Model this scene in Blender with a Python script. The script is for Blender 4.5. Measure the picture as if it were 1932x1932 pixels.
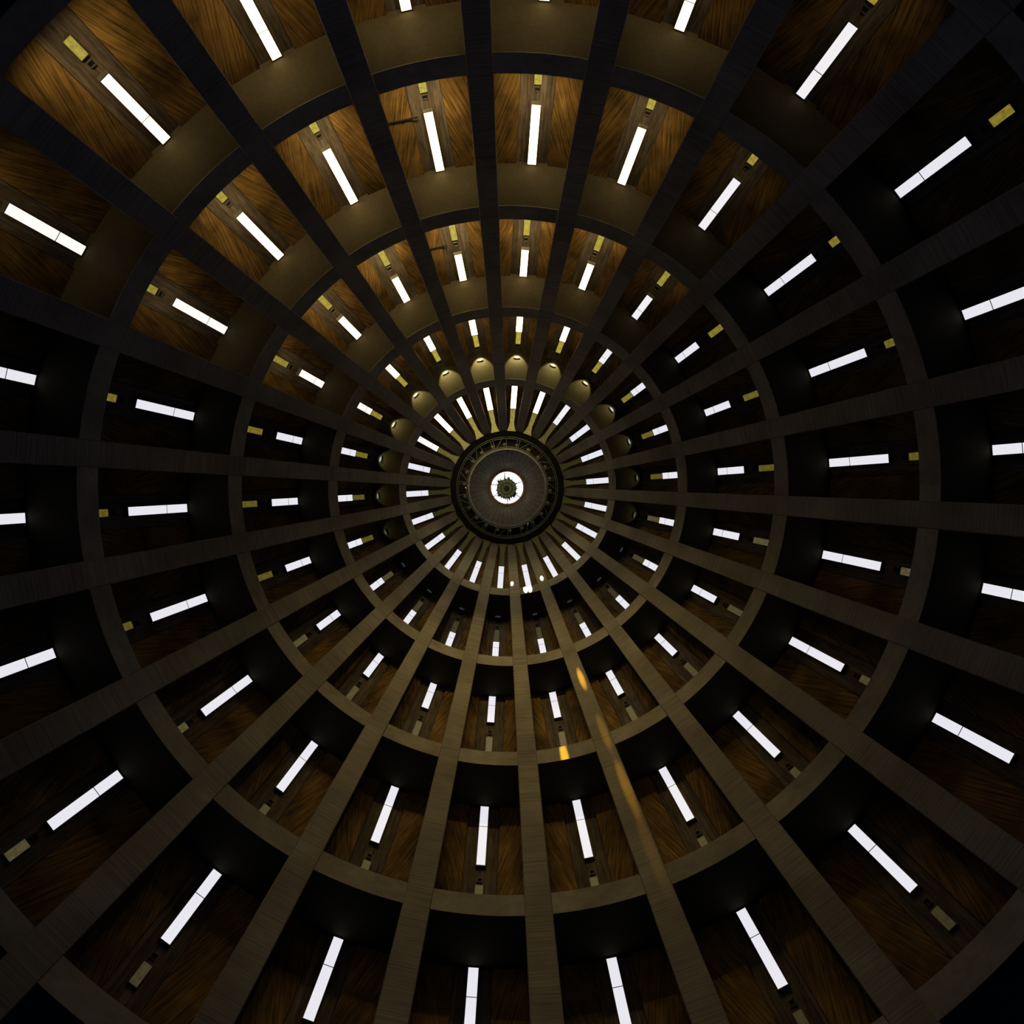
import bpy, bmesh, math, random
from mathutils import Vector, Matrix
random.seed(7)
PI = math.pi
for o in list(bpy.data.objects): bpy.data.objects.remove(o, do_unlink=True)
scn = bpy.context.scene
COL = scn.collection

# ------------------------------------------------------------------ camera
F = 1500.0                      # focal length in pixels of the 1932 px frame
CAMX, CAMY = -0.083, 0.17       # the photographer stands a hand's width off the dome's axis
cam = bpy.data.cameras.new('camera'); camo = bpy.data.objects.new('camera', cam); COL.objects.link(camo)
cam.sensor_width = 36; cam.lens = F/1932*36
cam.shift_x = 0.0063; cam.shift_y = -0.02055
cam.clip_start = 0.05; cam.clip_end = 300
camo.location = (CAMX, CAMY, 0); camo.rotation_euler = (PI, 0, 0)
scn.camera = camo

# ------------------------------------------------------------------ world, lights, exposure
AMB = (0.010, 0.026, 0.080)
w = bpy.data.worlds.new('world'); scn.world = w; w.use_nodes = True
w.node_tree.nodes['Background'].inputs[0].default_value = (*AMB, 1)
w.node_tree.nodes['Background'].inputs[1].default_value = 1.0
scn.view_settings.view_transform = 'Standard'; scn.view_settings.look = 'None'
scn.view_settings.exposure = 0; scn.view_settings.gamma = 1; scn.view_settings.use_curve_mapping = False

SUNNY = 8.0                    # radiance of the windows on the sunny side
def pane_strength(deg):         # daylight behind the glass: strong on the sunny side, plain sky elsewhere
    d = (deg + 14 + 180) % 360 - 180
    s = max(0.0, math.cos(math.radians(min(90, abs(d)*1.62))))
    return SUNNY*s**2.2
def sunny(deg, e=1.0):
    d = abs((deg + 14 + 180) % 360 - 180)
    return max(0.0, math.cos(math.radians(min(90, d*1.62))))**e
SUNC = (1.0, .72, .26)          # warm light of the sunny side

# ------------------------------------------------------------------ geometry of the dome
K = 27778.0
N = 22
STEP = 360.0/N
T0 = -4.0                       # azimuth of the first rib, clockwise from image up
def rc(h): return (K-600*h)/F   # inner face of the ribs
H = [K*v for v in (0.000528, 0.0007087, 0.0008889, 0.0010684, 0.0012469, 0.0014254)]   # undersides of the ring beams
BEAM = 0.57
DEP = [1.37, 1.37, 1.37, 1.23, 1.15, 0.12]
def ribw(h): return (0.0555*K - 23.6*h)/F * 0.97
def wall_line(t):               # (h bottom, R bottom), (h top, R top) of the back wall of tier t
    hb, ht = H[t], H[t+1]
    Rb = rc(hb) + (0.55 if t == 4 else DEP[t]); Rt = rc(ht)+DEP[t+1]
    return hb, Rb, ht, Rt
def h_at(t, r):                 # height on that wall where the sight line from the axis has image radius r
    hb, Rb, ht, Rt = wall_line(t)
    g = (Rt-Rb)/(ht-hb)
    return (Rb-g*hb)/(r/F-g)

# ------------------------------------------------------------------ mesh helpers
class MB:
    def __init__(s): s.v=[]; s.f=[]; s.uv=[]; s.m=[]
    def quad(s, pts, uvs=None, m=0):
        b=len(s.v); s.v += [tuple(p) for p in pts]; s.f.append(tuple(range(b,b+len(pts))))
        if uvs is None:
            p=[Vector(q) for q in pts]; e=(p[1]-p[0]).normalized(); nn=(p[1]-p[0]).cross(p[-1]-p[0]).normalized(); g=nn.cross(e)
            uvs=[((q-p[0]).dot(e),(q-p[0]).dot(g)) for q in p]
        s.uv.append(uvs); s.m.append(m)
    def hexa(s, c, m=0, uv=None):   # c: 8 corners, first four one face (loop), last four the opposite face
        a=c
        s.quad([a[0],a[1],a[2],a[3]],uv,m); s.quad([a[7],a[6],a[5],a[4]],None,m)
        for i in range(4):
            j=(i+1)%4; s.quad([a[j],a[i],a[i+4],a[j+4]],None,m)
    def box(s, x0,x1,y0,y1,z0,z1,m=0):
        s.hexa([(x0,y0,z0),(x1,y0,z0),(x1,y0,z1),(x0,y0,z1),(x0,y1,z0),(x1,y1,z0),(x1,y1,z1),(x0,y1,z1)],m)
    def tube(s, a, b, r, n=8, m=0):
        a=Vector(a); b=Vector(b); d=(b-a).normalized()
        u=d.cross(Vector((0,0,1)));
        if u.length<1e-3: u=d.cross(Vector((1,0,0)))
        u.normalize(); v=d.cross(u)
        R=[u*math.cos(2*PI*i/n)*r+v*math.sin(2*PI*i/n)*r for i in range(n)]
        for i in range(n):
            j=(i+1)%n; s.quad([a+R[i],a+R[j],b+R[j],b+R[i]],None,m)
        s.quad([a+q for q in reversed(R)],None,m); s.quad([b+q for q in R],None,m)
    def lathe(s, prof, n=176, closed=True, m=0, cx=0, cy=0, scale_u=1.0):
        P=len(prof)
        for i in range(n):
            a0=2*PI*i/n; a1=2*PI*(i+1)/n
            L=0
            for k in range(P if closed else P-1):
                (r0,z0),(r1,z1)=prof[k],prof[(k+1)%P]
                dl=math.hypot(r1-r0,z1-z0)
                rm=(r0+r1)/2
                s.quad([(cx+r0*math.cos(a0),cy+r0*math.sin(a0),z0),(cx+r0*math.cos(a1),cy+r0*math.sin(a1),z0),
                        (cx+r1*math.cos(a1),cy+r1*math.sin(a1),z1),(cx+r1*math.cos(a0),cy+r1*math.sin(a0),z1)],
                       [(a0*rm,L),(a1*rm,L),(a1*rm,L+dl),(a0*rm,L+dl)],m)
                L+=dl
    def build(s, name, mat, parent=None, smooth=False, weld=True):
        me=bpy.data.meshes.new(name); me.from_pydata(s.v,[],s.f)
        ul=me.uv_layers.new(name='UVMap'); k=0
        for f in s.uv:
            for c in f: ul.data[k].uv=c; k+=1
        mats = mat if isinstance(mat,(list,tuple)) else [mat]
        for q in mats: me.materials.append(q)
        for i,p in enumerate(me.polygons): p.material_index=s.m[i]; p.use_smooth=smooth
        if weld:
            bm=bmesh.new(); bm.from_mesh(me); bmesh.ops.remove_doubles(bm,verts=bm.verts,dist=1e-5)
            bmesh.ops.recalc_face_normals(bm,faces=bm.faces); bm.to_mesh(me); bm.free()
        me.update()
        o=bpy.data.objects.new(name,me); COL.objects.link(o)
        if parent: o.parent=parent
        return o
def tag(o,label=None,cat=None,group=None,kind=None):
    if label: o['label']=label
    if cat: o['category']=cat
    if group: o['group']=group
    if kind: o['kind']=kind
    return o
def empty(name,loc=(0,0,0),rz=0):
    o=bpy.data.objects.new(name,None); COL.objects.link(o); o.location=loc; o.rotation_euler=(0,0,rz)
    o.empty_display_size=0.2; return o
def copy_tree(o,parent=None):
    c=o.copy(); COL.objects.link(c)
    if parent: c.parent=parent
    for ch in list(o.children): copy_tree(ch,c)
    return c
def polar(deg,R,z):
    a=math.radians(deg); return (R*math.sin(a),-R*math.cos(a),z)
def project(p):
    x=966-0.0063*1932+F*(p[0]-CAMX)/p[2]; y=966-0.02055*1932+F*(p[1]-CAMY)/p[2]
    return x,y
def in_frame(p,mg=20):
    x,y=project(p); return -mg<x<1932+mg and -mg<y<1932+mg

# ------------------------------------------------------------------ materials
def nt(name):
    m=bpy.data.materials.new(name); m.use_nodes=True; t=m.node_tree; b=t.nodes['Principled BSDF']; return m,t,b
def noise(t,vec,scale=(1,1,1),rot=0,detail=4,s=1.0,rough=.55):
    mp=t.nodes.new('ShaderNodeMapping'); mp.vector_type='POINT'
    mp.inputs['Rotation'].default_value=(0,0,rot)
    t.links.new(vec,mp.inputs['Vector'])
    m2=t.nodes.new('ShaderNodeMapping'); m2.inputs['Scale'].default_value=scale
    t.links.new(mp.outputs[0],m2.inputs['Vector'])
    n=t.nodes.new('ShaderNodeTexNoise'); n.inputs['Scale'].default_value=s; n.inputs['Detail'].default_value=detail
    n.inputs['Roughness'].default_value=rough
    t.links.new(m2.outputs[0],n.inputs['Vector']); return n.outputs['Fac']
def ramp(t,fac,stops):
    r=t.nodes.new('ShaderNodeValToRGB'); e=r.color_ramp.elements
    while len(e)<len(stops): e.new(0.5)
    for i,(p,c) in enumerate(stops): e[i].position=p; e[i].color=(*c,1)
    t.links.new(fac,r.inputs['Fac']); return r.outputs['Color']
def mul(t,a,b,f=1.0):
    x=t.nodes.new('ShaderNodeMix'); x.data_type='RGBA'; x.blend_type='MULTIPLY'; x.inputs[0].default_value=f
    t.links.new(a,x.inputs[6]); t.links.new(b,x.inputs[7]); return x.outputs[2]
def board_mat(name, lo, hi, grain, rot=0.0, boards=0, board_rot=0.0, coarse=1.2, rough=.85, bump=.25, joint=0, patch=.62):
    m,t,b=nt(name)
    uv=t.nodes.new('ShaderNodeTexCoord').outputs['UV']
    oi=t.nodes.new('ShaderNodeObjectInfo')
    add=t.nodes.new('ShaderNodeVectorMath'); add.operation='ADD'
    ml=t.nodes.new('ShaderNodeVectorMath'); ml.operation='SCALE'; ml.inputs[0].default_value=(37,91,0)
    t.links.new(oi.outputs['Random'],ml.inputs['Scale']); t.links.new(ml.outputs[0],add.inputs[1]); t.links.new(uv,add.inputs[0])
    v=add.outputs[0]
    g=noise(t,v,grain,rot,5,1.0,.65)
    col=ramp(t,g,[(.30,lo),(.70,hi)])
    c2=noise(t,v,(coarse,coarse,1),0,3)
    col=mul(t,col,ramp(t,c2,[(.32,(patch,patch,patch)),(.68,(1,1,1))]))
    if boards:
        mp=t.nodes.new('ShaderNodeMapping'); mp.inputs['Rotation'].default_value=(0,0,board_rot); t.links.new(v,mp.inputs['Vector'])
        sx=t.nodes.new('ShaderNodeSeparateXYZ'); t.links.new(mp.outputs[0],sx.inputs[0])
        d=t.nodes.new('ShaderNodeMath'); d.operation='MULTIPLY'; d.inputs[1].default_value=boards; t.links.new(sx.outputs['X'],d.inputs[0])
        fl=t.nodes.new('ShaderNodeMath'); fl.operation='FLOOR'; t.links.new(d.outputs[0],fl.inputs[0])
        wn=t.nodes.new('ShaderNodeTexWhiteNoise'); wn.noise_dimensions='1D'; t.links.new(fl.outputs[0],wn.inputs['W'])
        col=mul(t,col,ramp(t,wn.outputs['Value'],[(0,(.55,.55,.55)),(1,(1,1,1))]))
        fr=t.nodes.new('ShaderNodeMath'); fr.operation='FRACT'; t.links.new(d.outputs[0],fr.inputs[0])
        col=mul(t,col,ramp(t,fr.outputs[0],[(0,(.35,.35,.35)),(.07,(1,1,1))]))
    if joint:
        sx=t.nodes.new('ShaderNodeSeparateXYZ'); t.links.new(uv,sx.inputs[0])
        d=t.nodes.new('ShaderNodeMath'); d.operation='MULTIPLY'; d.inputs[1].default_value=joint; t.links.new(sx.outputs['Y'],d.inputs[0])
        fr=t.nodes.new('ShaderNodeMath'); fr.operation='FRACT'; t.links.new(d.outputs[0],fr.inputs[0])
        col=mul(t,col,ramp(t,fr.outputs[0],[(0,(.55,.55,.55)),(.02,(1,1,1))]))
    t.links.new(col,b.inputs['Base Color']); b.inputs['Roughness'].default_value=rough
    b.inputs['Specular IOR Level'].default_value=.2
    bp=t.nodes.new('ShaderNodeBump'); bp.inputs['Strength'].default_value=bump; bp.inputs['Distance'].default_value=.02
    t.links.new(g,bp.inputs['Height']); t.links.new(bp.outputs[0],b.inputs['Normal'])
    return m
def plain(name,c,rough=.6,metal=0,var=.25,scale=6,spec=.3):
    m,t,b=nt(name)
    g=t.nodes.new('ShaderNodeTexNoise'); g.inputs['Scale'].default_value=scale; g.inputs['Detail'].default_value=4
    tc=t.nodes.new('ShaderNodeTexCoord'); t.links.new(tc.outputs['Object'],g.inputs['Vector'])
    col=ramp(t,g.outputs['Fac'],[(.3,tuple(x*(1-var) for x in c)),(.7,tuple(min(1,x*(1+var)) for x in c))])
    t.links.new(col,b.inputs['Base Color']); b.inputs['Roughness'].default_value=rough; b.inputs['Metallic'].default_value=metal
    b.inputs['Specular IOR Level'].default_value=spec
    return m
def glow(name, tex=False, base=(.05,.05,.05)):       # lit glass, and the infill's painted glow; its radiance is the object's own colour
    m,t,b=nt(name)
    oi=t.nodes.new('ShaderNodeObjectInfo'); col=oi.outputs['Color']
    if tex:
        uv=t.nodes.new('ShaderNodeTexCoord').outputs['UV']
        g=noise(t,uv,(9,9,1),.4,4)
        col=mul(t,col,ramp(t,g,[(.3,(.45,.45,.4)),(.65,(1,1,1))]))
    t.links.new(col,b.inputs['Emission Color']); b.inputs['Emission Strength'].default_value=1
    b.inputs['Base Color'].default_value=(*base,1); b.inputs['Roughness'].default_value=.4
    return m
M={}
M['rib']=board_mat('board_marked_concrete',(.20,.18,.155),(.40,.365,.32),(.5,24,1),0,coarse=.5,joint=.8,bump=.3)
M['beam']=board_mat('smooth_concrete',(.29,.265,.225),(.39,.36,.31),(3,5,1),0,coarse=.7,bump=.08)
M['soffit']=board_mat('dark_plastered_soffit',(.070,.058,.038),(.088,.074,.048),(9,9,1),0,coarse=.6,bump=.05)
M['strip']=board_mat('brown_board_marked_concrete',(.07,.055,.043),(.25,.20,.165),(14,1.4,1),0,boards=6.5,coarse=.8)
M['panelL']=board_mat('diagonal_board_marked_concrete_left',(.03,.018,.007),(.40,.235,.070),(22,.7,1),math.radians(-17),coarse=.75,bump=.5,patch=.26)
M['panelR']=board_mat('diagonal_board_marked_concrete_right',(.03,.018,.007),(.40,.235,.070),(22,.7,1),math.radians(17),coarse=.75,bump=.5,patch=.26)
M['dark']=plain('dark_metal',(.02,.02,.022),.5,.4)
M['frame']=plain('window_frame_metal',(.06,.055,.05),.5,.3)
M['black']=plain('black_painted_steel',(.006,.006,.005),.8,0)
M['rail']=plain('pale_green_steel',(.42,.46,.38),.35,.6)
M['cladding']=plain('brown_cladding',(.16,.14,.10),.7,0)
M['seam']=plain('dark_seam',(.03,.027,.02),.7,0)
M['copper']=plain('copper_rim',(.62,.42,.32),.5,.0)
M['patina']=plain('green_patina_bronze',(.42,.58,.42),.5,.0,.3,9)
M['patina_dark']=plain('dark_green_patina',(.10,.16,.11),.6,.0,.3,9)
M['bronze']=plain('dark_bronze',(.10,.045,.02),.45,.4)
M['glass']=plain('clouded_glass',(.35,.36,.30),.15,.0)
M['tan']=board_mat('pale_olive_panel',(.33,.29,.12),(.52,.47,.21),(3,6,1),0,coarse=1.0,bump=.1,joint=1.2)
M['pane']=glow('daylit_glass')
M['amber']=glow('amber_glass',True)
M['skylight']=glow('skylight_glass')
M['floor']=plain('dark_stone_floor',(.05,.05,.05),.6,0)

# ------------------------------------------------------------------ words for labels
ORD=['','next','second','third','fourth','fifth','sixth','seventh','eighth','ninth','tenth','eleventh']
def bay_words(j):
    if j==0: return 'in the topmost bay'
    if j<=11: return f'{ORD[j]} bay clockwise from the topmost' if j>1 else 'one bay clockwise from the topmost'
    k=22-j
    return f'{ORD[k]} bay anticlockwise from the topmost' if k>1 else 'one bay anticlockwise from the topmost'
TIER=['outermost tier','second tier from outside','third tier from outside','fourth tier from outside','innermost tier']

# ------------------------------------------------------------------ floor and walls
fl=MB(); fl.lathe([(0.001,-1.62),(30,-1.62),(30,-1.9),(0.001,-1.9)],n=96); tag(fl.build('floor',M['floor']),'dark stone floor below the dome','floor',kind='structure')

STRIPW=[.95,.95,.95,.80,.42]
def bay_pt(R,s,h): return (s,-R,h)
TN=['lowest','lower','middle','upper','top']
for t in range(5):
    hb,Rb,ht,Rt=wall_line(t)
    Rb+=(Rt-Rb)*.2/(ht-hb); hb+=.2
    root=empty('wall_'+TN[t]+'_tier'); tag(root,f'brown board-marked concrete back wall of the bays, {TIER[t]}','wall',kind='structure')
    sw=STRIPW[t]/2
    fold=.09 if t<3 else (.05 if t==3 else .03)
    rec=.05
    hw_b=(Rb)*math.tan(PI/N)+.0; hw_t=(Rt)*math.tan(PI/N)+.0
    th=.12
    def slab(x0b,x1b,x0t,x1t,f0,f1,mat,name):
        # f0/f1: how far the face stands in front of the wall line at each side
        mb=MB()
        P=[bay_pt(Rb-f0,x0b,hb),bay_pt(Rb-f1,x1b,hb),bay_pt(Rt-f1,x1t,ht),bay_pt(Rt-f0,x0t,ht)]
        Q=[(p[0],p[1]-th,p[2]) for p in P]
        L=math.hypot(ht-hb,Rt-Rb)
        mb.hexa(P+Q,0,[(x0b,0),(x1b,0),(x1t,L),(x0t,L)])
        return mb.build(name,mat)
    swt=min(sw,hw_t*.62); swb=min(sw,hw_b*.8)
    cs=slab(-swb,swb,-swt,swt,-rec,-rec,M['strip'],'centre_strip')
    g=.012
    lp=slab(-hw_b,-swb-g,-hw_t,-swt-g,fold,.02,M['panelL'],'side_panel')
    rp=slab(swb+g,hw_b,swt+g,hw_t,.02,fold,M['panelR'],'side_panel')
    bk=MB(); 
    P=[bay_pt(Rb+.2,-hw_b,hb),bay_pt(Rb+.2,hw_b,hb),bay_pt(Rt+.2,hw_t,ht),bay_pt(Rt+.2,-hw_t,ht)]
    bk.hexa(P+[(p[0],p[1]-.1,p[2]) for p in P]); bko=bk.build('backing',M['strip'])
    for o in (cs,lp,rp,bko): o.parent=root
    bko.rotation_euler=(0,0,math.radians(T0+STEP/2))
    for j in range(N):
        a=math.radians(T0+STEP*(j+.5))
        for o in ((cs,lp,rp,bko) if j else ()):
            c=o.copy(); COL.objects.link(c); c.parent=root; c.rotation_euler=(0,0,a)
    for o in (cs,lp,rp): o.rotation_euler=(0,0,math.radians(T0+STEP/2))

# ------------------------------------------------------------------ ribs
mb=MB()
hs=[-1.62]+[H[0]+ (H[5]+.3-H[0])*i/24 for i in range(25)]
ch=.035
L=0
def rib_section(h):
    R=rc(h); wd=ribw(h)/2; dpt= DEP[1]+.25 if h<H[4] else .5 + (DEP[1]-.25)*max(0,(H[5]-h)/(H[5]-H[4]))
    return [(-wd,-(R+dpt),h),(-wd,-(R+ch),h),(-wd+ch*.7,-R,h),(wd-ch*.7,-R,h),(wd,-(R+ch),h),(wd,-(R+dpt),h)]
for i in range(len(hs)-1):
    A=rib_section(hs[i]); B=rib_section(hs[i+1]); dl=(hs[i+1]-hs[i])*1.077
    for k in range(6):
        q=(k+1)%6
        mb.quad([A[k],A[q],B[q],B[k]],[(A[k][0]+k*3,L),(A[q][0]+k*3,L),(B[q][0]+k*3,L+dl),(B[k][0]+k*3,L+dl)])
    L+=dl
mb.quad(rib_section(hs[0])); mb.quad(list(reversed(rib_section(hs[-1]))))
rib0=mb.build('concrete_rib',M['rib'])
def rib_words(j):
    if j==0: return 'dark bluish concrete rib running up from the oculus, just left of the topmost bay'
    col='dark bluish' if (j<4 or j>16) else ('olive-brown lit' if 7<j<15 else 'dim grey-brown')
    if j==10: return 'olive concrete rib with amber light streaks, lower right of the oculus'
    if j<=11: return f'{col} concrete rib, {ORD[j] if j>1 else "first"} clockwise from the rib above the oculus'
    return f'{col} concrete rib, {ORD[22-j] if j<21 else "first"} anticlockwise from the rib above the oculus'
for j in range(N):
    o=rib0 if j==0 else rib0.copy()
    if j: COL.objects.link(o)
    o.rotation_euler=(0,0,math.radians(T0+STEP*j))
    tag(o,rib_words(j),'rib','board-marked concrete ribs of the dome')

# ------------------------------------------------------------------ ring beams with their soffits
BW=['outermost ring beam, cut by the corners of the view','largest full ring beam, second from outside','third ring beam from outside, framing mid-size bays','fourth ring beam from outside, one before the smallest','smallest concrete ring beam, nearest the dark steel ring']
for i in range(5):
    hb=H[i]; R=rc(hb)+.05; Ro=rc(hb)+DEP[i]+.3
    root=empty('ring_beam',(0,0,hb)); tag(root,'grey-brown concrete '+BW[i],'ring beam','ring beams of the dome')
    R2=rc(hb+BEAM)+.05
    m1=MB(); m1.lathe([(R,0),(R2,BEAM),(Ro,BEAM),(Ro,BEAM-.1),(R2+.3,BEAM-.1),(R+.012,.03),(R+.012,0)],n=N*12); m1.build('fascia',M['beam'],root)
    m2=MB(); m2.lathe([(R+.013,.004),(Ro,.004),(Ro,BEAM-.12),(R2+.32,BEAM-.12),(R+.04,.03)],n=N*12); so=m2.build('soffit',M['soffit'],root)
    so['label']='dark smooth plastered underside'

# added, unseen fill lights brightening the bays from behind the ring beams, sunny side only
for t in range(4):
    for j in range(N):
        deg=T0+STEP*(j+.5); wgt=sunny(deg,1.1)
        if wgt<.03: continue
        L=bpy.data.lights.new('cove_light','AREA'); L.shape='RECTANGLE'; L.size=[2.2,1.8,1.3,.8][t]; L.size_y=.35
        L.spread=math.radians(72); L.energy=[28,30,27,7][t]*wgt; L.color=(1,.74,.32)
        lo=bpy.data.objects.new('cove_light',L); COL.objects.link(lo)
        hh=H[t]+BEAM+.06; lo.location=polar(deg,rc(hh)+.22,hh)
        a=math.radians(deg); dirv=Vector((math.sin(a)*.05,-math.cos(a)*.05,1))
        lo.rotation_euler=(Matrix.Rotation(a,3,'Z')@Matrix.Rotation(PI,3,'X')).to_euler()

# ------------------------------------------------------------------ windows, amber panels, vents, lamps
WIN=[(915,1085),(608,722),(398,449),(295,332),(151,196)]
AMB_R=[(1135,1185),(758,779),(475,506),(271,294.5),None]
VEN=[(1108,1122),(742.5,751),(462,469),(263,268.5),None]
def along(t,h):          # point on the strip face at height h, and unit vectors
    hb,Rb,ht,Rt=wall_line(t)
    R=Rb+(Rt-Rb)*(h-hb)/(ht-hb)+.05
    return R
def incl_box(mb,t,h0,h1,s0,s1,d0,d1,base,m=0):
    """box lying on the inclined wall between heights h0<h1, tangential s0..s1, standing d0..d1 in front of the wall"""
    Rb_,hb_=base
    def P(h,s,d): return (s,-(along(t,h)-d-Rb_),h-hb_)
    c=[P(h0,s0,d1),P(h0,s1,d1),P(h1,s1,d1),P(h1,s0,d1),P(h0,s0,d0),P(h0,s1,d0),P(h1,s1,d0),P(h1,s0,d0)]
    mb.hexa(c,m,[(s0,0),(s1,0),(s1,(h1-h0)*1.08),(s0,(h1-h0)*1.08)])
wn=0
protos={}
WW=.25
for t in range(5):
    r1,r0=WIN[t]
    htop=h_at(t,r1)-.0; hbot=h_at(t,r0)
    if t<3: htop=min(htop,H[t+1]-.03)
    base=(along(t,hbot),hbot)
    root=empty('window_1'); x=WW/2
    fr=MB(); fw=.022
    incl_box(fr,t,hbot,htop,-x-fw,-x,0,.10,base); incl_box(fr,t,hbot,htop,x,x+fw,0,.10,base)
    incl_box(fr,t,hbot-fw,hbot,-x-fw,x+fw,0,.10,base); incl_box(fr,t,htop-.001,htop+.02,-x-fw,x+fw,0,.10,base)
    hm=htop-(htop-hbot)*(.36 if t<3 else .3)
    incl_box(fr,t,hm-.012,hm+.012,-x,x,0,.085,base)
    fr.build('window_frame',M['frame'],root)
    for a,b in ((hbot,hm-.012),(hm+.012,htop)):
        p=MB(); incl_box(p,t,a,b,-x,x,.0,.09,base); p.build('pane',M['pane'],root)
    wproto=root; wproto_used=False
    for j in range(N):
        deg=T0+STEP*(j+.5)
        ploc=polar(deg,base[0],base[1])
        if not in_frame(polar(deg,along(t,htop),htop)) : continue
        o=wproto if not wproto_used else copy_tree(wproto); wproto_used=True
        wn+=1; o.name=f'window_{wn}'
        o.location=ploc; o.rotation_euler=(0,0,math.radians(deg))
        s=pane_strength(deg)*(1.0 if t<3 else .8)
        for c in o.children:
            if c.name.startswith('pane'):
                c.color=(.80+s*SUNC[0],.79+s*SUNC[1],.85+s*SUNC[2],1)
        tag(o,f'white glowing slit window, {TIER[t]}, {bay_words(j)}','window',f'slit windows of the {TIER[t]}',kind='structure')
    # amber panel and vent
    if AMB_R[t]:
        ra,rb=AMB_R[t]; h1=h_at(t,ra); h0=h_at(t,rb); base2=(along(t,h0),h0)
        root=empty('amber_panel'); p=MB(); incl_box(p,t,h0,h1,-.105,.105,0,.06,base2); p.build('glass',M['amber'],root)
        f=MB()
        for q in ((-.12,-.105),(.105,.12)): incl_box(f,t,h0-.015,h1+.015,q[0],q[1],0,.065,base2)
        incl_box(f,t,h1,h1+.015,-.105,.105,0,.065,base2); incl_box(f,t,h0-.015,h0,-.105,.105,0,.065,base2)
        f.build('frame',M['frame'],root)
        va,vb=VEN[t]; v1=h_at(t,va); v0=h_at(t,vb); base3=(along(t,v0),v0)
        vr=empty('wall_vent'); f=MB(); x=.075
        for q in ((-x,-x+.015),(x-.015,x)): incl_box(f,t,v0,v1,q[0],q[1],0,.04,base3)
        incl_box(f,t,v1-.015,v1,-x,x,0,.04,base3); incl_box(f,t,v0,v0+.015,-x,x,0,.04,base3)
        f.build('rim',M['frame'],vr)
        g=MB(); incl_box(g,t,v0+.01,v1-.01,-x+.01,x-.01,0,.012,base3); g.build('grille',M['black'],vr)
        au=False
        for j in range(N):
            deg=T0+STEP*(j+.5)
            if not in_frame(polar(deg,along(t,h1),h1),4): continue
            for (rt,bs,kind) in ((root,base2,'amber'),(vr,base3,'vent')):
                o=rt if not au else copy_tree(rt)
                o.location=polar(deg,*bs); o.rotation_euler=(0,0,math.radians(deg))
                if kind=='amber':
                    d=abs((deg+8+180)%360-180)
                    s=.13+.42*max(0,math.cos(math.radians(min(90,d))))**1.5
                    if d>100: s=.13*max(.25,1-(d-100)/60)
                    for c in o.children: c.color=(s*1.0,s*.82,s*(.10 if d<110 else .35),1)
                    tag(o,f'small yellow glass panel, {TIER[t]}, {bay_words(j)}','glass panel',f'yellow panels of the {TIER[t]}')
                else:
                    tag(o,f'small dark square wall vent, {TIER[t]}, {bay_words(j)}','vent',f'square vents of the {TIER[t]}')
            au=True
        if not au:
            for rt in (root,vr):
                for c in list(rt.children): bpy.data.objects.remove(c)
                bpy.data.objects.remove(rt)

# small lamps at the soffit of the fourth tier; each throws a fan of light over the soffit
t=3; hl=h_at(3,253.5); basel=(along(3,hl),hl)
lamp=empty('soffit_lamp')
b=MB(); incl_box(b,3,hl-.05,hl+.05,-.08,.08,0,.11,basel); b.build('housing',M['dark'],lamp)
lens=MB()
R0=along(3,hl)-.24-basel[0]
ns=20
ring=[(.12*math.cos(2*PI*i/ns),-(R0)+.035*math.sin(2*PI*i/ns)) for i in range(ns)]
zt=.02; zb=-.02
lens.quad([(x,y,zb) for x,y in reversed(ring)]); lens.quad([(x,y,zt) for x,y in ring])
for i in range(ns):
    k=(i+1)%ns; lens.quad([(*ring[i],zb),(*ring[k],zb),(*ring[k],zt),(*ring[i],zt)])
lens.build('lens',M['pane'],lamp)
lamps3=[lamp]+[copy_tree(lamp) for j in range(1,N)]
for j in range(N):
    deg=T0+STEP*(j+.5)
    o=lamps3[j]
    o.location=polar(deg,*basel); o.rotation_euler=(0,0,math.radians(deg))
    d=abs((deg+8+180)%360-180)
    s=.9*max(0,math.cos(math.radians(min(90,d*.95))))+.04
    cold=d>60
    for c in o.children:
        c.color=(s*(.5 if cold else 1),s*(.8 if cold else .97),s*(1 if cold else .8),1)
    tag(o,f'tiny oval lamp at the soffit, fourth tier, {bay_words(j)}','lamp','oval lamps under the smallest ring beam')
    if d<118:
        L=bpy.data.lights.new('lamp_light','SPOT'); L.energy=95*(math.exp(-(d/42)**2)+.02); L.color=(1,.86,.36)
        L.spot_size=math.radians(84); L.spot_blend=.35; L.shadow_soft_size=.03
        lo=bpy.data.objects.new('lamp_light',L); COL.objects.link(lo); lo.parent=o
        lo.location=(0,.07,-.30)
        tgt=Vector((0,.72,.6)); lo.rotation_euler=(tgt).to_track_quat('-Z','Z').to_euler()

# olive infill panels above the innermost windows, flaring under the steel ring
hA=h_at(4,150.5); hB=h_at(4,121); hC=h_at(4,104)
base=(along(4,hA),hA)
p=MB()
def PP(h,s,d): return (s,-(along(4,h)-d-base[0]),h-base[1])
def prism(p,h0,h1,w0,w1,d=.07):
    c=[PP(h0,-w0,d),PP(h0,w0,d),PP(h1,w1,d),PP(h1,-w1,d),PP(h0,-w0,0),PP(h0,w0,0),PP(h1,w1,0),PP(h1,-w1,0)]
    p.hexa(c,0,[(-w0,h0),(w0,h0),(w1,h1),(-w1,h1)])
prism(p,hA+.03,hB,.115,.10); 
n=5
for i in range(n):
    f0=i/n; f1=(i+1)/n
    prism(p,hB+(hC-hB)*f0,hB+(hC-hB)*f1,.10+.12*f0**1.3,.10+.12*f1**1.3)
pan=p.build('infill_panel',M['amber'])
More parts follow.
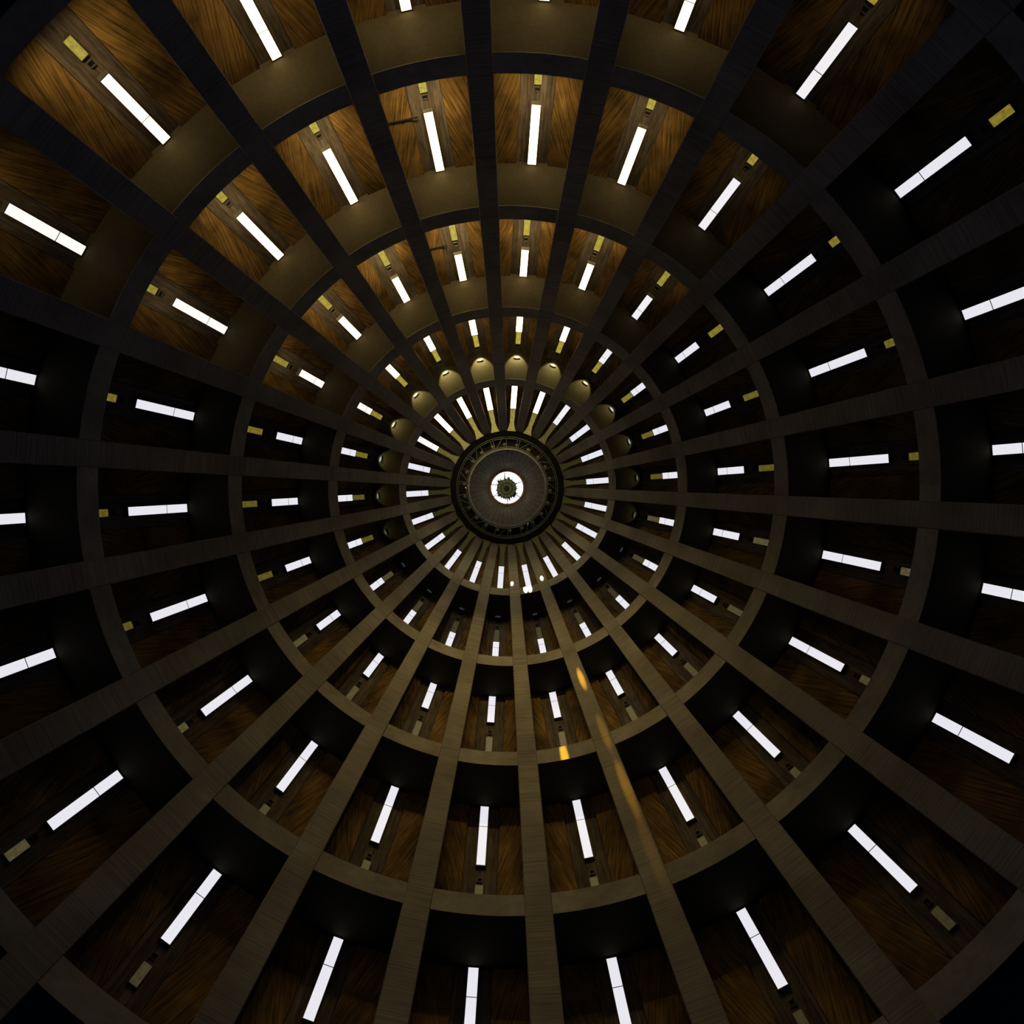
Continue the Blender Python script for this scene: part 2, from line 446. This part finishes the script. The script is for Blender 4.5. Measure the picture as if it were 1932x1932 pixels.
for j in range(N):
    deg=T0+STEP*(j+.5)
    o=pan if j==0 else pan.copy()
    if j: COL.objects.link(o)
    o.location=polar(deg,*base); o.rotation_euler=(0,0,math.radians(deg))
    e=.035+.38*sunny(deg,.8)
    o.color=(e*1.0,e*.82,e*.20,1)  # painted glow in place of light on the panels, stronger on the sunny side
    tag(o,f'narrow olive flared panel inward of the innermost window, {bay_words(j)}','wall panel','flared panels around the steel ring')

# thin dark wall brackets in one bay left of the topmost
for t,(ra,rb,lab) in {1:(722,640,'second tier from outside'),2:(474,424,'third tier from outside')}.items():
    deg=T0-STEP*.5; h0=h_at(t,ra); base=(along(t,h0),h0)
    root=empty('wall_bracket',polar(deg,*base),math.radians(deg))
    hw=base[0]*math.tan(PI/N)-ribw(h0)/2
    arm=MB(); arm.tube((-hw-.1,.16,.0),(-.30,.14,.05),.022); arm.build('arm',M['black'],root)
    br=MB(); br.tube((-hw+.58,.16,.03),(-hw+.24,.16,.50),.016); br.build('brace',M['black'],root)
    tag(root,f'thin dark metal wall bracket left of a slit window, {lab}','bracket','wall brackets')

# ------------------------------------------------------------------ steel ring, lighting ring, lantern
h5=39.2
def R_(r,h): return r*h/F
sr=MB(); sr.lathe([(R_(107,h5),h5),(R_(96.5,h5),h5),(R_(96.5,h5),h5+.8),(R_(110,h5)+.5,h5+.8),(R_(110,h5)+.5,h5+.45),(R_(107,h5),h5+.45)],n=132)
tag(sr.build('steel_ring',M['black']),'broad black steel ring closing the tops of the concrete ribs','ring')
root=empty('lighting_ring',(0,0,h5)); tag(root,'round steel lattice ring carrying globe lamps inside the black ring','lighting ring')
def torus(R,rt,z,name,mat,parent=None,n=132):
    m=MB(); m.lathe([(R+rt*math.cos(2*PI*i/8),z+rt*math.sin(2*PI*i/8)) for i in range(8)],n=n); return m.build(name,mat,parent,smooth=True)
torus(R_(95.3,h5),.014,0,'outer_rail',M['rail'],root); torus(R_(92.3,h5),.012,.02,'outer_rail',M['rail'],root)
torus(R_(76.5,h5),.014,0,'inner_rail',M['rail'],root)
m=MB(); ra,rb=R_(74.6,h5),R_(71.6,h5); m.lathe([(ra,0),(rb,0),(rb,.12),(ra,.12)],n=132); m.build('inner_band',M['rail'],root)
m=MB(); m.lathe([(R_(97,h5),.55),(R_(73,h5),.55),(R_(73,h5),.6),(R_(97,h5),.6)],n=132); m.build('back_plate',M['seam'],root)
m=MB(); m.lathe([(R_(73,h5),.12),(R_(73,h5)+.02,.12),(R_(73,h5)+.02,.58),(R_(73,h5),.58)],n=132); m.build('inner_drum',M['seam'],root)
for j in range(N):
    d0=T0+STEP*j+3.0
    m=MB(); m.tube(polar(d0,R_(92.5,h5),.01),polar(d0,R_(76.5,h5),.0),.011,6); m.build('brace',M['rail'],root)
    m=MB(); s=1 if j%2 else -1
    m.tube(polar(d0+(7.2 if s>0 else 9.2)+4,R_(92.5,h5),.01),polar(d0+(2.2 if s>0 else 14.2),R_(76.5,h5),.0),.011,6); m.build('brace',M['rail'],root)
# globe lamps
gl=empty('globe_lamp')
m=MB(); n=12; k=8; rr=.085
for a in range(k):
    for i in range(n):
        q=lambda aa,ii:(rr*math.sin(PI*aa/k)*math.cos(2*PI*ii/n),rr*math.sin(PI*aa/k)*math.sin(2*PI*ii/n),rr*math.cos(PI*aa/k))
        m.quad([q(a,i),q(a+1,i),q(a+1,i+1),q(a,i+1)] if 0<a<k-1 else ([q(a,0),q(a+1,i),q(a+1,i+1)] if a==0 else [q(a,i),q(k,0),q(a,i+1)]))
m.build('globe',M['glass'],gl,smooth=True)
m=MB(); m.lathe([(.02,.08),(.06,.09),(.06,.14),(.02,.16)],n=12); m.lathe([(.0,.14),(.015,.14),(.015,.36),(.0,.36)],n=8); m.build('holder',M['rail'],gl)
m=MB(); m.lathe([(.026,-.09),(.034,-.09),(.034,-.075),(.026,-.075)],n=12); m.build('cap_ring',M['dark'],gl)
for j in range(N):
    deg=T0+STEP*j+.3
    o=gl if j==0 else copy_tree(gl)
    o.location=polar(deg,R_(81.5,h5),h5+.10)
    w_='above' if j==0 else f'{ORD[j] if j>1 else "first"} clockwise of the one at top' if j<=11 else f'{ORD[22-j] if j<21 else "first"} anticlockwise of the one at top'
    tag(o,f'unlit glass globe lamp on the round lattice, {w_}' if j else 'unlit glass globe lamp on the round lattice, the one at top','lamp','globe lamps on the lighting ring')
# lantern cone with panels
root=empty('lantern_cone',(0,0,h5)); tag(root,'brown ribbed cone lining between lighting ring and oculus','lantern lining')
hc=41.6; Ra=R_(72.0,h5+.1); Rb=R_(32.5,hc)
m=MB()
NP=44
for i in range(NP):
    a0=360/NP*i+.25; a1=360/NP*(i+1)-.25; L=math.hypot(hc-h5,Ra-Rb)
    A=[polar(a0,Ra,.1),polar(a1,Ra,.1),polar(a1,Rb,hc-h5),polar(a0,Rb,hc-h5)]
    m.quad(A,[(i,0),(i+.8,0),(i+.8,L),(i,L)])
m.build('cladding',M['cladding'],root,weld=False)
m=MB(); m.lathe([(Ra+.03,.1),(Rb+.03,hc-h5),(Rb+.2,hc-h5+.0),(Ra+.2,.1)],n=88); m.build('seams',M['seam'],root)
orim=torus(R_(31.8,hc),.05,hc,'oculus_rim',M['copper'],None,96); tag(orim,'thin copper-coloured rim around the bright oculus','rim')
bd=MB()
dr=MB(); dr.lathe([(R_(33,hc),hc),(R_(34.5,hc),hc),(R_(35.5,hc),43.4),(R_(34,hc),43.4)],n=88); tag(dr.build('trim_1',M['copper']),'short drum above the copper rim of the oculus','drum',kind='structure')
sk=MB(); sk.lathe([(.001,43.3),(R_(35,hc),43.3),(R_(35,hc),43.4),(.001,43.4)],n=64); so=sk.build('skylight',M['skylight']); so.color=(1.6,1.6,1.65,1); tag(so,'bright white skylight glass at the centre of the dome','skylight',kind='structure')
# chandelier in the oculus
hz=41.2; ch_=empty('chandelier',(CAMX*0+(-.03),.05,hz)); tag(ch_,'round green patinated bronze chandelier of cups hanging in the oculus','chandelier')
m=MB(); Rd=R_(18.5,hz)
prof=[(.10,-.02),(.30,.0),(Rd*.93,.05),(Rd,.07),(Rd,.10),(.10,.06)]
m.lathe(prof,n=56); m.build('disc',M['patina_dark'],ch_,smooth=False)
for i in range(14):
    a=360/14*i+6; m=MB(); q=polar(a,R_(14.5,hz),0); rr=R_(3.0,hz)
    m.lathe([(rr,.04),(rr*1.0,-.06),(rr*.70,-.07),(rr*.64,.0),(rr*.4,.0),(rr*.38,-.05),(.001,-.05),(.001,.04)],n=18,cx=q[0],cy=q[1],closed=False); c=m.build('cup',M['patina'],ch_)
for rq in (9.4,6.6):
    m=MB(); rr=R_(rq,hz); m.lathe([(rr,.02),(rr,-.08),(rr*.84,-.08),(rr*.84,.02)],n=40); m.build('inner_rim',M['patina'],ch_)
m=MB(); m.lathe([(.001,-.14),(.07,-.13),(.115,-.08),(.115,.03),(.001,.03)],n=28); m.build('boss',M['bronze'],ch_,smooth=False)
for i in range(4):
    a=[-12,60,118,172][i] if i<4 else 0
    m=MB(); m.tube(polar(a,Rd*.8,.05),polar(a+5,R_(31,hz),.35),.018,6); m.build('arm',M['bronze'],ch_)
for a in (-70,-118):
    m=MB(); m.tube(polar(a,Rd*.8,.05),polar(a-4,R_(31,hz),.35),.018,6); m.build('arm',M['bronze'],ch_)
m=MB()
for i in range(46):
    a=random.uniform(0,360); l=random.uniform(2,6.5) if i%5 else random.uniform(7,11); wv=random.uniform(3,7)
    A=polar(a-wv,Rd*.95,.09); B=polar(a+wv,Rd*.95,.09); T=polar(a+random.uniform(-5,5),Rd+R_(l,hz),.12)
    A2=(A[0],A[1],.12); B2=(B[0],B[1],.12); T2=(T[0],T[1],.14)
    m.quad([A,B,T]); m.quad([B2,A2,T2]); m.quad([A,A2,B2,B]); m.quad([B,B2,T2,T]); m.quad([T,T2,A2,A])
m.build('leaves',M['bronze'],ch_)

# ------------------------------------------------------------------ added fill spots; narrow spots standing for sunbeams through the oculus
def spot(name,loc,tgt,energy,color,deg,blend=.3,soft=.01):
    L=bpy.data.lights.new(name,'SPOT'); L.energy=energy; L.color=color; L.spot_size=math.radians(deg); L.spot_blend=blend; L.shadow_soft_size=soft
    o=bpy.data.objects.new(name,L); COL.objects.link(o); o.location=loc
    o.rotation_euler=(Vector(tgt)-Vector(loc)).to_track_quat('-Z','Y').to_euler(); return o
for a in (30,150,270):  # unseen spots added to light the chandelier from below
    spot('ring_spot',polar(a,2.2,h5-.02),(-.03,.05,hz),46,(.85,1,1),20)
for a in (0,60,120,180,240,300):  # unseen spots added to brighten the inner rail and band
    spot('chandelier_spot',polar(a,.62,41.25),polar(a,2.05,h5),1.2,(.8,1,.9),110,.8)
def pix_on_cone(px,py):            # point of the ribs' inner face seen at a pixel of the photograph
    dx=(px-(966-.0063*1932))/F; dy=(py-(966-.02055*1932))/F
    h=25.0
    for _ in range(60):
        x=CAMX+dx*h; y=CAMY+dy*h; h+= (rc(h)-math.hypot(x,y))/(math.hypot(dx,dy)+.4)
    return (CAMX+dx*h,CAMY+dy*h,h)
# added spots by the sunny side's high windows, brightening the opposite ribs
for deg in (T0-1.5*STEP,T0-.5*STEP,T0+.5*STEP,T0+1.5*STEP):
    hw_=H[3]+1.7; loc=polar(deg,along(3,hw_)-.25,hw_)
    spot('window_light',loc,polar(deg*.5+180,10.0,24),640,(1,.72,.24),76,1.0,.12)
for deg in (T0-.5*STEP,T0+.5*STEP):
    hw_=H[4]+1.6; loc=polar(deg,along(4,hw_)-.2,hw_)
    spot('window_light',loc,polar(deg*.5+180,4.6,32.5),240,(1,.84,.42),95,1.0,.1)
SRC=(.12,-.72,41.35)
for px,py,e,dg in ((966,1101,9e4,.75),(991,1107,16e4,1.35),(999,1106,12e4,1.35),(1022,1091,11e4,1.05)):
    spot('sunbeam',SRC,pix_on_cone(px,py),e,(1,.97,.88),dg,.15)
SRC2=(-.25,-.68,41.35)
for px,py,e,dg in ((1097,1280,1.1e5,.75),(1139,1380,.30e5,.70),(1182,1484,.60e5,.72),(1226,1600,.16e5,.7),(1063,1417,3.0e5,.48)):
    spot('amber_sunbeam',SRC2,pix_on_cone(px,py),e,(1,.50,.03),dg,1.0)
